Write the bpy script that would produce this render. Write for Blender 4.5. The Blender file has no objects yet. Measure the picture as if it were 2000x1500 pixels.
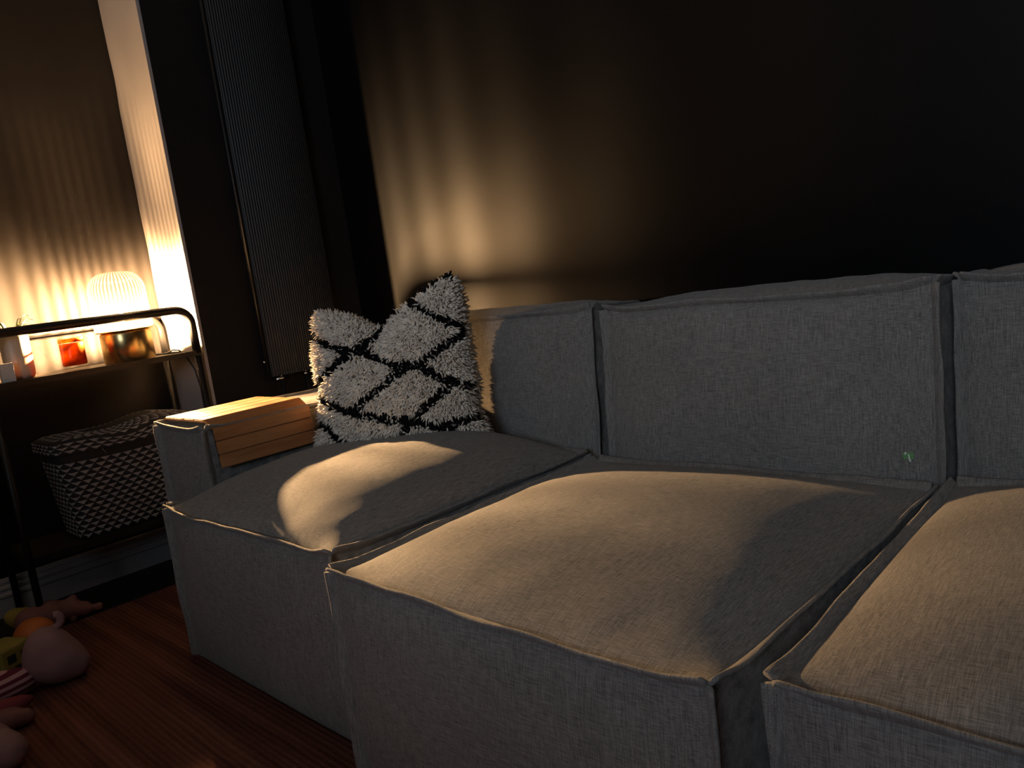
import bpy, bmesh, math, random
from mathutils import Vector, Matrix, noise as mnoise
R = math.radians
random.seed(7)
scene = bpy.context.scene
col = scene.collection

# ------------------------------------------------------------------ camera
CAM = Vector((0.0, 0.0, 0.95))
FPX = 1534.2                       # focal length in pixels of a 2000 x 1500 frame
ROT = Matrix(((0.71071201, -0.00229262, 0.70347934),
              (0.69025694, 0.19527005, -0.69671728),
              (-0.13577114, 0.98074683, 0.14036327)))
cam_data = bpy.data.cameras.new('camera')
cam = bpy.data.objects.new('camera', cam_data)
col.objects.link(cam)
cam_data.sensor_width = 36.0
cam_data.lens = FPX / 2000.0 * 36.0
cam_data.clip_start = 0.02
cam.matrix_world = Matrix.Translation(CAM) @ ROT.to_4x4()
scene.camera = cam

# ------------------------------------------------------------------ world, light, exposure
FILAMENT = 240000.0                  # table lamp filament
FILL_POWER = 16.0                 # cool fill light added behind the camera
scene.view_settings.view_transform = 'Standard'
scene.view_settings.look = 'None'
scene.view_settings.exposure = 0.0
scene.view_settings.gamma = 1.0
scene.view_settings.use_curve_mapping = False
world = bpy.data.worlds.new('dusk')
scene.world = world
world.use_nodes = True
world.node_tree.nodes['Background'].inputs[0].default_value = (0.55, 0.68, 1.0, 1)
world.node_tree.nodes['Background'].inputs[1].default_value = 0.01
wl = bpy.data.lights.new('fill_light', 'AREA')  # added fill, no such source in view
wl.shape = 'RECTANGLE'; wl.size = 1.2; wl.size_y = 0.95
wl.energy = FILL_POWER; wl.color = (0.72, 0.84, 1.0)
wl.spread = R(80)                   # fill beam narrowed to favour the backrests over the seat fronts
wlo = bpy.data.objects.new('fill_light', wl)
col.objects.link(wlo)
wlo.location = (0.75, -2.60, 1.86)
wlo.rotation_euler = (R(100), 0, R(22))
scene.cycles.use_denoising = True
scene.cycles.max_bounces = 8
scene.cycles.transparent_max_bounces = 16
scene.cycles.sample_clamp_indirect = 4.0
scene.cycles.caustics_reflective = False
scene.cycles.caustics_refractive = False

def ray(px, py):
    return (ROT @ Vector((px - 1000.0, 750.0 - py, -FPX))).normalized()
def at(px, py, axis, val):
    """point where the sight line of a pixel meets the plane axis = val"""
    d = ray(px, py)
    return CAM + d * ((val - CAM[axis]) / d[axis])

# ------------------------------------------------------------------ helpers
def tag(o, label=None, cat=None, group=None, kind=None):
    if label: o['label'] = label
    if cat: o['category'] = cat
    if group: o['group'] = group
    if kind: o['kind'] = kind
    return o
def empty(name, loc, label, cat, group=None, rz=0.0):
    o = bpy.data.objects.new(name, None)
    o.empty_display_size = 0.05
    col.objects.link(o)
    o.location = loc; o.rotation_euler.z = rz
    return tag(o, label, cat, group)
def mesh_obj(name, verts, faces, mat, parent=None, smooth=True):
    me = bpy.data.meshes.new(name)
    me.from_pydata([tuple(v) for v in verts], [], faces)
    me.update()
    if smooth:
        me.polygons.foreach_set('use_smooth', [True] * len(me.polygons))
    o = bpy.data.objects.new(name, me)
    col.objects.link(o)
    if mat: me.materials.append(mat)
    if parent: o.parent = parent
    return o
def bm_obj(name, bm, mat, parent=None, smooth=True):
    bmesh.ops.recalc_face_normals(bm, faces=bm.faces[:])
    me = bpy.data.meshes.new(name)
    bm.to_mesh(me); bm.free()
    if smooth:
        me.polygons.foreach_set('use_smooth', [True] * len(me.polygons))
    o = bpy.data.objects.new(name, me)
    col.objects.link(o)
    if mat: me.materials.append(mat)
    if parent: o.parent = parent
    return o
def box_bm(bm, lo, hi):
    lo = Vector(lo); hi = Vector(hi)
    g = bmesh.ops.create_cube(bm, size=1.0)
    for v in g['verts']:
        v.co = Vector((lo[i] + (v.co[i] + 0.5) * (hi[i] - lo[i]) for i in range(3)))
    return g
def box(name, lo, hi, mat, parent=None, bevel=0.0, seg=2):
    bm = bmesh.new()
    box_bm(bm, lo, hi)
    if bevel:
        bmesh.ops.bevel(bm, geom=bm.edges[:], offset=bevel, segments=seg, affect='EDGES', profile=0.6)
    return bm_obj(name, bm, mat, parent, smooth=False)
def tube_data(pts, radii, seg=10, cap=True, squash=None):
    """swept round tube; returns verts, faces"""
    pts = [Vector(p) for p in pts]
    if not hasattr(radii, '__len__'): radii = [radii] * len(pts)
    vs, fs = [], []
    up = None
    for i, p in enumerate(pts):
        t = (pts[min(i + 1, len(pts) - 1)] - pts[max(i - 1, 0)]).normalized()
        if up is None:
            a = Vector((0, 0, 1)) if abs(t.z) < 0.9 else Vector((1, 0, 0))
            up = t.cross(a).normalized()
        else:
            up = (up - t * up.dot(t)).normalized()
        b = t.cross(up)
        for k in range(seg):
            an = 2 * math.pi * k / seg
            vs.append(p + (up * math.cos(an) + b * math.sin(an)) * radii[i])
    n = len(pts)
    for i in range(n - 1):
        for k in range(seg):
            a = i * seg + k; b_ = i * seg + (k + 1) % seg
            fs.append((a, b_, b_ + seg, a + seg))
    if cap:
        fs.append(tuple(range(seg))[::-1])
        fs.append(tuple((n - 1) * seg + k for k in range(seg)))
    return vs, fs
def tube(name, pts, radii, mat, parent=None, seg=10):
    v, f = tube_data(pts, radii, seg)
    bm = bmesh.new()
    me = bpy.data.meshes.new('t'); me.from_pydata([tuple(x) for x in v], [], f)
    bm.from_mesh(me); bpy.data.meshes.remove(me)
    return bm_obj(name, bm, mat, parent)
def lathe(name, prof, mat, parent=None, seg=48, centre=(0, 0), ribs=0, rib_depth=0.0, closed=False):
    vs, fs = [], []
    for (r, z) in prof:
        for k in range(seg):
            a = 2 * math.pi * k / seg
            rr = r
            if ribs: rr = r * (1 + rib_depth * math.cos(ribs * a))
            vs.append((centre[0] + rr * math.cos(a), centre[1] + rr * math.sin(a), z))
    n = len(prof)
    for i in range(n - 1):
        for k in range(seg):
            a = i * seg + k; b = i * seg + (k + 1) % seg
            fs.append((a, b, b + seg, a + seg))
    bm = bmesh.new()
    me = bpy.data.meshes.new('t'); me.from_pydata(vs, [], fs); bm.from_mesh(me); bpy.data.meshes.remove(me)
    bmesh.ops.remove_doubles(bm, verts=bm.verts[:], dist=1e-5)
    return bm_obj(name, bm, mat, parent)

# ------------------------------------------------------------------ materials
class NT:
    def __init__(s, name):
        s.m = bpy.data.materials.new(name); s.m.use_nodes = True
        s.t = s.m.node_tree; s.n = s.t.nodes; s.l = s.t.links
        s.bsdf = s.n['Principled BSDF']; s.out = s.n['Material Output']
    def node(s, typ, **kw):
        x = s.n.new(typ)
        for k, v in kw.items():
            if hasattr(x, k): setattr(x, k, v)
        return x
    def link(s, a, b): s.l.new(a, b)
    def setv(s, **kw):
        for k, v in kw.items(): s.bsdf.inputs[k.replace('_', ' ')].default_value = v
    def coords(s, scale=(1, 1, 1), kind='Object', rot=(0, 0, 0)):
        tc = s.node('ShaderNodeTexCoord'); mp = s.node('ShaderNodeMapping')
        mp.inputs['Scale'].default_value = scale; mp.inputs['Rotation'].default_value = rot
        s.link(tc.outputs[kind], mp.inputs['Vector'])
        return mp.outputs['Vector']
    def noise(s, vec, scale=1.0, detail=2.0, rough=0.5):
        x = s.node('ShaderNodeTexNoise')
        x.inputs['Scale'].default_value = scale; x.inputs['Detail'].default_value = detail
        x.inputs['Roughness'].default_value = rough
        s.link(vec, x.inputs['Vector'])
        return x.outputs['Fac']
    def ramp(s, fac, stops):
        x = s.node('ShaderNodeValToRGB')
        el = x.color_ramp.elements
        while len(el) < len(stops): el.new(0.5)
        for e, (p, c) in zip(el, stops):
            e.position = p; e.color = c if len(c) == 4 else (*c, 1)
        s.link(fac, x.inputs['Fac'])
        return x.outputs['Color']
    def math(s, op, a, b=None, c=None):
        x = s.node('ShaderNodeMath', operation=op)
        for i, v in enumerate((a, b, c)):
            if v is None: continue
            if isinstance(v, (int, float)): x.inputs[i].default_value = v
            else: s.link(v, x.inputs[i])
        return x.outputs[0]
    def bump(s, height, strength=0.3, dist=0.001):
        b = s.node('ShaderNodeBump')
        b.inputs['Strength'].default_value = strength; b.inputs['Distance'].default_value = dist
        s.link(height, b.inputs['Height']); s.link(b.outputs['Normal'], s.bsdf.inputs['Normal'])
def simple(name, colour, rough=0.6, metal=0.0, spec=0.5, vary=0.12, vscale=14.0, bump=0.0, bscale=120.0):
    t = NT(name)
    v = t.coords()
    f = t.noise(v, vscale, 3.0)
    lo = tuple(c * (1 - vary) for c in colour); hi = tuple(min(1, c * (1 + vary)) for c in colour)
    t.link(t.ramp(f, [(0.3, lo), (0.7, hi)]), t.bsdf.inputs['Base Color'])
    t.setv(Roughness=rough, Metallic=metal)
    t.bsdf.inputs['Specular IOR Level'].default_value = spec
    if bump: t.bump(t.noise(v, bscale, 2.0), bump, 0.002)
    return t.m

def fabric_material(name, dark, light):
    t = NT(name)
    a = t.noise(t.coords((40, 760, 760)), 1.0, 3.0, 0.65)      # threads along the length
    b = t.noise(t.coords((760, 40, 40)), 1.0, 3.0, 0.65)       # threads across
    c = t.noise(t.coords((3, 3, 3)), 1.0, 2.0)
    s_ = t.math('ADD', t.math('MULTIPLY', a, 0.5), t.math('MULTIPLY', b, 0.5))
    s_ = t.math('ADD', s_, t.math('MULTIPLY', t.math('SUBTRACT', c, 0.5), 0.10))
    mid = tuple((x + y) * 0.5 for x, y in zip(dark, light))
    t.link(t.ramp(s_, [(0.34, dark), (0.5, mid), (0.66, light)]), t.bsdf.inputs['Base Color'])
    t.setv(Roughness=0.92)
    t.bsdf.inputs['Specular IOR Level'].default_value = 0.15
    t.bsdf.inputs['Sheen Weight'].default_value = 0.12
    t.bsdf.inputs['Sheen Roughness'].default_value = 0.5
    t.bump(s_, 0.55, 0.0016)
    return t.m

FABRIC = fabric_material('grey_melange_fabric', (0.088, 0.085, 0.083), (0.37, 0.352, 0.322))
LINING = simple('dark_lining', (0.03, 0.029, 0.029), 0.95)
def wall_paint(name, colour, rough, spec, bscale=260.0, bstr=0.12):
    t = NT(name)
    v = t.coords()
    f = t.noise(v, 3.0, 3.0)
    t.link(t.ramp(f, [(0.3, tuple(c * 0.9 for c in colour)), (0.7, tuple(c * 1.1 for c in colour))]), t.bsdf.inputs['Base Color'])
    t.setv(Roughness=rough)
    t.bsdf.inputs['Specular IOR Level'].default_value = spec
    t.bump(t.noise(v, bscale, 3.0), bstr, 0.002)
    return t.m
PAINT_BACK = wall_paint('satin_black_brown_paint', (0.0034, 0.0035, 0.0040), 0.41, 0.11, bstr=0.08)
PAINT_LEFT = wall_paint('eggshell_black_brown_paint', (0.0150, 0.0130, 0.0122), 0.65, 0.10)
PAINT_BLACK = wall_paint('flat_black_paint', (0.008, 0.0078, 0.0078), 0.75, 0.25)
PAINT_WHITE = wall_paint('white_plaster_paint', (0.36, 0.33, 0.315), 0.75, 0.3)
PAINT_TRIM = simple('skirting_paint', (0.52, 0.51, 0.51), 0.45, vary=0.05)
CEIL = wall_paint('ceiling_paint', (0.29, 0.35, 0.44), 0.9, 0.2)
BLACK_METAL = simple('black_powder_coat', (0.008, 0.0075, 0.0075), 0.45, 0.0, 0.4, bump=0.1, bscale=600)
RAD_BLACK = simple('black_radiator_enamel', (0.010, 0.0095, 0.0095), 0.5, 0.0, 0.4)
CHROME = simple('brushed_steel', (0.6, 0.58, 0.55), 0.25, 1.0)
BRASS = simple('brushed_brass', (0.80, 0.56, 0.23), 0.25, 1.0, vary=0.06)
def wood(name, dark, light, scale=(16, 2.0, 60), rough=0.42):
    t = NT(name)
    f = t.noise(t.coords(scale), 1.0, 5.0, 0.6)
    f2 = t.noise(t.coords((scale[0] * 6, scale[1] * 4, scale[2] * 6)), 1.0, 3.0)
    g = t.math('ADD', t.math('MULTIPLY', f, 0.75), t.math('MULTIPLY', f2, 0.25))
    t.link(t.ramp(g, [(0.3, dark), (0.7, light)]), t.bsdf.inputs['Base Color'])
    t.setv(Roughness=rough)
    t.bump(g, 0.12, 0.001)
    return t.m
OAK = wood('oiled_oak', (0.25, 0.098, 0.034), (0.50, 0.235, 0.09), (26, 2.5, 26))
DARKWOOD = wood('dark_stained_wood', (0.02, 0.013, 0.009), (0.045, 0.03, 0.02), (4, 30, 30), 0.5)
FLOORWOOD = wood('near_black_floorboards', (0.008, 0.0075, 0.007), (0.018, 0.016, 0.014), (3, 40, 40), 0.55)
CREAM = simple('cream_wool', (0.86, 0.745, 0.63), 0.9, 0, 0.1, vary=0.22, vscale=45)
CREAM_BASE = simple('cream_wool_backing', (0.36, 0.31, 0.26), 0.95, 0, 0.1, vary=0.2)
BLACK_WOOL = simple('black_wool', (0.008, 0.008, 0.009), 0.95, 0, 0.1)

# ------------------------------------------------------------------ the room
XL, YR, XP, YB = -3.22, 1.272, -2.885, 2.0     # left wall, pier return, pier face, back wall
XR, YF, ZC = 2.2, -2.8, 2.5
def struct(name, bm, mat): return tag(bm_obj(name, bm, mat, None, False), kind='structure')
def slab(name, lo, hi, mat):
    bm = bmesh.new(); box_bm(bm, lo, hi); return struct(name, bm, mat)
tag(slab('floor', (XL - 0.1, YF - 0.1, -0.06), (XR + 0.1, YB + 0.1, 0.0), FLOORWOOD), 'near-black floorboards at the edge of the red-brown rug')
slab('ceiling', (XL - 0.1, YF - 0.1, ZC), (XR + 0.1, YB + 0.1, ZC + 0.06), CEIL)
tag(slab('wall_back', (XL - 0.1, YB, 0), (XR, YB + 0.1, ZC), PAINT_BACK), 'dark satin wall behind the grey sofa with lamp glow')
tag(slab('wall_left', (XL - 0.1, YF, 0), (XL, YB, ZC), PAINT_LEFT), 'dark wall behind the lamp and console table')
slab('wall_right', (XR, YF - 0.1, 0), (XR + 0.1, YB + 0.1, ZC), PAINT_BACK)
# wall behind the camera with an opening for the added window
bm = bmesh.new()
WX0, WX1, WZ0, WZ1 = -0.16, 1.66, 1.28, 2.44
box_bm(bm, (XL - 0.1, YF - 0.1, 0), (WX0, YF, ZC)); box_bm(bm, (WX1, YF - 0.1, 0), (XR, YF, ZC))
box_bm(bm, (WX0, YF - 0.1, 0), (WX1, YF, WZ0)); box_bm(bm, (WX0, YF - 0.1, WZ1), (WX1, YF, ZC))
struct('wall_front', bm, PAINT_BACK)
bm = bmesh.new()
ya_, yb_, xm = YF - 0.08, YF - 0.02, (WX0 + WX1) / 2
for (a, b) in (((WX0, ya_, WZ0), (WX0 + 0.06, yb_, WZ1)), ((WX1 - 0.06, ya_, WZ0), (WX1, yb_, WZ1)),
               ((WX0 + 0.06, ya_, WZ0), (WX1 - 0.06, yb_, WZ0 + 0.06)), ((WX0 + 0.06, ya_, WZ1 - 0.06), (WX1 - 0.06, yb_, WZ1)),
               ((xm - 0.03, ya_, WZ0 + 0.06), (xm + 0.03, yb_, WZ1 - 0.06))):
    box_bm(bm, a, b)
win = struct('added_window', bm, PAINT_TRIM)  # unseen window, added to go with the fill light
t = NT('added_window_glass')
tr = t.node('ShaderNodeBsdfTransparent'); gl = t.node('ShaderNodeBsdfGlossy'); gl.inputs['Roughness'].default_value = 0.02
mx = t.node('ShaderNodeMixShader'); mx.inputs[0].default_value = 0.06
t.link(tr.outputs[0], mx.inputs[1]); t.link(gl.outputs[0], mx.inputs[2]); t.link(mx.outputs[0], t.out.inputs['Surface'])
for (xa, xb) in ((WX0 + 0.06, xm - 0.03), (xm + 0.03, WX1 - 0.06)):
    box('pane', (xa, YF - 0.053, WZ0 + 0.06), (xb, YF - 0.047, WZ1 - 0.06), t.m, win)
# the projecting pier: black face, white unpainted return
tag(slab('wall_pier', (XL, YR + 0.012, 0), (XP, YB, ZC), PAINT_BLACK), 'flat black face of the projecting pier behind the sofa arm')
vs, fs = [], []
N = 60
for i in range(N + 1):                       # the cut-in line wanders where dark paint meets white
    z = ZC * i / N
    w = 0.006 * mnoise.noise(Vector((0.3, 1.7, z * 2.3))) + 0.0045 * mnoise.noise(Vector((4.1, 0.2, z * 7.0)))
    w += 0.010 * math.exp(-((z - 1.86) / 0.09) ** 2)
    x0 = XL + 0.012 + w
    for (x, y) in ((x0, YR), (XP, YR), (XP, YR + 0.012), (x0, YR + 0.012)):
        vs.append((x, y, z))
for i in range(N):
    for k in range(4):
        a = i * 4 + k; b = i * 4 + (k + 1) % 4
        fs.append((a, b, b + 4, a + 4))
fs += [(3, 2, 1, 0), tuple(N * 4 + k for k in range(4))]
o = mesh_obj('trim_1', vs, fs, PAINT_WHITE, None, False)
tag(o, 'bright white vertical strip of wall beside the glowing lamp', kind='structure')
# dark paint lapping onto the return
box('paint_edge', (XL, YR + 0.002, 0.0), (XL + 0.03, YR + 0.012, ZC), PAINT_LEFT, o)
# skirting board with stepped mouldings along the left wall
prof = [(0, 0), (0.018, 0), (0.018, 0.066), (0.026, 0.072), (0.026, 0.080), (0.016, 0.086), (0.016, 0.092), (0.022, 0.097), (0.022, 0.104), (0.012, 0.110), (0.012, 0.115), (0.017, 0.119), (0.015, 0.130), (0, 0.133)]
def skirting(name, ya, yb, label):
    vs, fs = [], []
    for y in (ya, yb):
        for (d, z) in prof: vs.append((XL + d, y, z))
    n = len(prof)
    for k in range(n):
        fs.append((k, (k + 1) % n, (k + 1) % n + n, k + n))
    fs += [tuple(range(n))[::-1], tuple(range(n, 2 * n))]
    tag(mesh_obj(name, vs, fs, PAINT_TRIM, None, False), label, kind='structure')
skirting('baseboard_left', YF, YR, 'pale stepped skirting board along the floor under the console table')

# ------------------------------------------------------------------ rug
t = NT('red_brown_woven_jute')
v = t.coords()
sep = t.node('ShaderNodeSeparateXYZ'); t.link(v, sep.inputs[0])
warp = t.noise(t.coords((2.0, 9, 1)), 1.0, 2.0)
yy = t.math('ADD', sep.outputs['Y'], t.math('MULTIPLY', warp, 0.02))
rows = t.math('SINE', t.math('MULTIPLY', yy, 2 * math.pi / 0.014))
xx = t.math('ADD', sep.outputs['X'], t.math('MULTIPLY', rows, 0.003))
knots = t.math('SINE', t.math('MULTIPLY', xx, 2 * math.pi / 0.011))
bands = t.noise(t.coords((0.9, 22, 1)), 1.0, 3.0)
h = t.math('ADD', t.math('MULTIPLY', rows, 0.5), t.math('MULTIPLY', knots, 0.35))
cf = t.math('ADD', t.math('MULTIPLY', bands, 0.8), t.math('MULTIPLY', h, 0.10))
t.link(t.ramp(cf, [(0.25, (0.075, 0.029, 0.022)), (0.45, (0.165, 0.064, 0.045)), (0.62, (0.25, 0.11, 0.072))]), t.bsdf.inputs['Base Color'])
t.setv(Roughness=0.95); t.bsdf.inputs['Specular IOR Level'].default_value = 0.1
t.bump(h, 0.6, 0.003)
rug = box('rug', (-2.85, -1.6, 0.0), (1.1, 1.45, 0.012), t.m, None, 0.004)
tag(rug, 'red-brown woven rug with ribbed rows under the grey sofa', 'rug')

# ------------------------------------------------------------------ sofa modules
def g_puff(s, p=3.0, q=0.6):
    t_ = min(1.0, abs(2 * s - 1))
    return max(0.0, 1 - t_ ** p) ** q
def spaced(n):
    return [0.5 - 0.5 * (0.75 * math.cos(math.pi * i / n) + 0.25 * (1 - 2 * i / n)) for i in range(n + 1)]
EDGES = {'tf': ((0, -1, 0), (0, 0, 1)), 'tb': ((0, 1, 0), (0, 0, 1)), 'tl': ((-1, 0, 0), (0, 0, 1)), 'tr': ((1, 0, 0), (0, 0, 1)),
         'fl': ((-1, 0, 0), (0, -1, 0)), 'fr': ((1, 0, 0), (0, -1, 0)), 'bl': ((-1, 0, 0), (0, 1, 0)), 'br': ((1, 0, 0), (0, 1, 0))}
def cushion(name, parent, lo, hi, crown, front, side, lean=0.0, n=(30, 30, 22), seed=0.0, back=0.01, pq=(3.0, 0.6), wrinkle=0.004, flange=0.018, skip=()):
    """a soft upholstered block with knife edges and a stitched flange along every visible edge"""
    lo = Vector(lo); hi = Vector(hi)
    su, sv, sw = spaced(n[0]), spaced(n[1]), spaced(n[2])
    def pos(i, j, k):
        u, v_, w = su[i], sv[j], sw[k]
        p = Vector((lo.x + u * (hi.x - lo.x), lo.y + v_ * (hi.y - lo.y), lo.z + w * (hi.z - lo.z)))
        p.y += lean * w * (1 - v_)
        gu = g_puff(u, 2.6, 0.55); gv = g_puff(v_, 2.6, 0.55); gw = g_puff(w, 2.6, 0.55)
        if k == n[2]: p.z += crown * g_puff(u, *pq) * g_puff(v_, *pq)
        if j == 0: p.y -= front * gu * gw
        if j == n[1]: p.y += back * gu * gw
        if i == 0: p.x -= side * gv * gw
        if i == n[0]: p.x += side * gv * gw
        # edges wander, corners stick out like dog ears
        e = Vector((p.x * 3.1 + seed, p.y * 3.1 - seed, p.z * 3.1 + 2 * seed))
        top = w ** 3
        p.z += top * 0.006 * mnoise.noise(e)
        p.y += 0.005 * mnoise.noise(e + Vector((7.3, 0, 0))) * (1 - v_)
        p.x += 0.004 * mnoise.noise(e + Vector((0, 5.1, 0)))
        ear = math.exp(-((min(u, 1 - u) * (hi.x - lo.x)) ** 2 + (min(v_, 1 - v_) * (hi.y - lo.y)) ** 2) / 0.0016) * top
        p.z += 0.009 * ear * (1 - v_)
        f = Vector((p.x * 9 + seed * 3, p.y * 9, p.z * 9))
        p += Vector((0, -0.5, 1.0)) * wrinkle * mnoise.fractal(f, 0.6, 2.0, 3) * min(1, 3 * gu * gv + 3 * gw * gu * (1 - v_))
        return p
    idx, vs, fs = {}, [], []
    def vid(i, j, k):
        key = (i, j, k)
        if key not in idx:
            idx[key] = len(vs); vs.append(pos(i, j, k))
        return idx[key]
    a, b, c = n
    for i in range(a):
        for j in range(b):
            fs.append((vid(i, j, c), vid(i + 1, j, c), vid(i + 1, j + 1, c), vid(i, j + 1, c)))
            fs.append((vid(i, j, 0), vid(i, j + 1, 0), vid(i + 1, j + 1, 0), vid(i + 1, j, 0)))
    for i in range(a):
        for k in range(c):
            fs.append((vid(i, 0, k), vid(i + 1, 0, k), vid(i + 1, 0, k + 1), vid(i, 0, k + 1)))
            fs.append((vid(i, b, k), vid(i, b, k + 1), vid(i + 1, b, k + 1), vid(i + 1, b, k)))
    for j in range(b):
        for k in range(c):
            fs.append((vid(0, j, k), vid(0, j, k + 1), vid(0, j + 1, k + 1), vid(0, j + 1, k)))
            fs.append((vid(a, j, k), vid(a, j + 1, k), vid(a, j + 1, k + 1), vid(a, j, k + 1)))
    ob = mesh_obj(name, vs, fs, FABRIC, parent)
    # sharp knife edges
    def onedge(key):
        return sum((key[0] in (0, a), key[1] in (0, b), key[2] in (0, c)))
    inv = {v_: k_ for k_, v_ in idx.items()}
    sharp = [False] * len(ob.data.edges)
    for e in ob.data.edges:
        ka, kb = inv[e.vertices[0]], inv[e.vertices[1]]
        if onedge(ka) >= 2 and onedge(kb) >= 2:
            sharp[e.index] = True
    at_ = ob.data.attributes.new('sharp_edge', 'BOOLEAN', 'EDGE')
    at_.data.foreach_set('value', sharp)
    # flange
    paths = {'tf': [(i, 0, c) for i in range(a + 1)], 'tb': [(i, b, c) for i in range(a + 1)],
             'tl': [(0, j, c) for j in range(b + 1)], 'tr': [(a, j, c) for j in range(b + 1)],
             'fl': [(0, 0, k) for k in range(c + 1)], 'fr': [(a, 0, k) for k in range(c + 1)],
             'bl': [(0, b, k) for k in range(c + 1)], 'br': [(a, b, k) for k in range(c + 1)]}
    fv, ff = [], []
    sect = [(-0.0042, -0.008), (-0.0036, 0.006), (-0.0030, flange), (0.0, flange + 0.002), (0.0030, flange), (0.0036, 0.006), (0.0042, -0.008)]
    m = len(sect)
    for key, keys in paths.items():
        if key in skip: continue
        n1, n2 = Vector(EDGES[key][0]), Vector(EDGES[key][1])
        base = len(fv)
        pts = [pos(*q) for q in keys]
        for q, p in enumerate(pts):
            w1 = 0.35 * mnoise.noise(p * 7.0 + Vector((seed, 0, 3 * seed)))
            out = (n1 * (0.78 + w1) + n2 * (0.72 - w1)).normalized()
            if key[0] != 't': out = (n1 * (0.75 + w1) + n2 * (0.75 - w1)).normalized()
            tg = (pts[min(q + 1, len(pts) - 1)] - pts[max(q - 1, 0)]).normalized()
            side_ = tg.cross(out).normalized()
            k_ = 1.0 + 0.18 * mnoise.noise(p * 11.0 + Vector((0, seed, 0)))
            if key in ('tl', 'tr') and 'tb' in skip: k_ *= max(0.0, 1 - (q / (len(pts) - 1)) ** 2)
            for (s1, s2) in sect:
                fv.append(p + side_ * s1 + out * s2 * k_)
        L = len(pts)
        for q in range(L - 1):
            for z in range(m - 1):
                i0 = base + q * m + z
                ff.append((i0, i0 + 1, i0 + 1 + m, i0 + m))
        ff.append(tuple(base + z for z in range(m))[::-1])
        ff.append(tuple(base + (L - 1) * m + z for z in range(m)))
    bmf = bmesh.new()
    me = bpy.data.meshes.new('t'); me.from_pydata([tuple(p) for p in fv], [], ff); bmf.from_mesh(me); bpy.data.meshes.remove(me)
    bm_obj('seam_flange', bmf, FABRIC, ob)
    return ob

SEAM, BACKTOP = 0.439, 0.812
def feet(parent, w, d):
    for (x, y) in ((0.09, 0.09), (w - 0.09, 0.09), (0.09, d - 0.09), (w - 0.09, d - 0.09)):
        lathe('foot', [(0.0, 0.0125), (0.026, 0.0125), (0.028, 0.03), (0.0, 0.03)], BLACK_METAL, parent, 16, (x, y))
def sofa_module(loc, width, label, rz=0.0, seed=1.0, crown=0.106, pq=(3.0, 0.6)):
    t_ = empty('sofa_module', loc, label, 'sofa module', 'grey fabric sofa modules in a row', rz)
    cushion('seat', t_, (0.0, 0.0, 0.026), (width, 0.805, SEAM), crown, 0.022, 0.008, seed=seed, n=(40, 40, 22), pq=pq, wrinkle=0.0022)
    cushion('backrest', t_, (0.004, 0.835, 0.026), (width - 0.004, 1.145, BACKTOP), 0.026, 0.03, 0.006, lean=0.075, seed=seed + 4, n=(34, 16, 34), skip=('tb', 'bl', 'br'))
    feet(t_, width, 1.13)
    return t_
m1 = sofa_module((-2.150, 0.772, 0), 0.797, 'grey sofa module at the left end with armrest and shaggy cushion', 0, 1.3)
# armrest beside the left seat, set back from its front
cushion('armrest', m1, (-0.222, 0.106, 0.026), (0.070, 1.10, 0.634), 0.013, 0.008, 0.006, seed=9.0, n=(14, 34, 16))
m2 = sofa_module((-1.266, 0.722, 0), 0.788, 'grey middle sofa module with small green and white mark on backrest', 0, 2.7, 0.066, (2.4, 0.72))
m3 = sofa_module((-0.415, 0.770, 0), 0.815, 'grey sofa module cut off by the right edge of the photo', R(2.3), 5.1, 0.085, (2.6, 0.68))

# small green and white mark low on the middle backrest
MARK_G = simple('green_mark', (0.16, 0.36, 0.13), 0.8, vary=0.3, vscale=300)
MARK_W = simple('white_mark', (0.75, 0.80, 0.72), 0.8)
from mathutils.bvhtree import BVHTree
m2b = [c for c in m2.children if c.name.startswith('backrest')][0]
bvh = BVHTree.FromPolygons([v.co + m2.location for v in m2b.data.vertices], [tuple(f.vertices) for f in m2b.data.polygons])
def back_pt(px, py):
    h_ = bvh.ray_cast(CAM, ray(px, py))
    return h_[0] if h_[0] else at(px, py, 1, 1.56)
def markpoly(name, pix, mat, parent, dy):
    vs = [back_pt(*p) - Vector(m2.location) for p in pix]
    n = len(vs)
    vv = [v + Vector((0, -dy - 0.0012, 0)) for v in vs] + [v + Vector((0, 0.02, 0)) for v in vs]
    ff = [tuple(range(n)), tuple(range(2 * n - 1, n - 1, -1))] + [(k, k + n, (k + 1) % n + n, (k + 1) % n) for k in range(n)]
    bm = bmesh.new(); me = bpy.data.meshes.new('t'); me.from_pydata([tuple(v) for v in vv], [], ff); bm.from_mesh(me); bpy.data.meshes.remove(me)
    return bm_obj(name, bm, mat, parent, False)
tg = markpoly('green_patch', [(1763, 886), (1768, 883), (1784, 884), (1786, 894), (1780, 898), (1765, 896)], MARK_G, m2b, 0.0)
tg['label'] = 'small green mark with white strokes'
markpoly('white_stroke', [(1774, 887), (1776, 886.5), (1780, 901), (1777, 901.5)], MARK_W, tg, 0.0015)
markpoly('white_stroke', [(1766.5, 883), (1770.5, 882.5), (1771.5, 887), (1768, 887.5)], MARK_W, tg, 0.0015)

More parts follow.
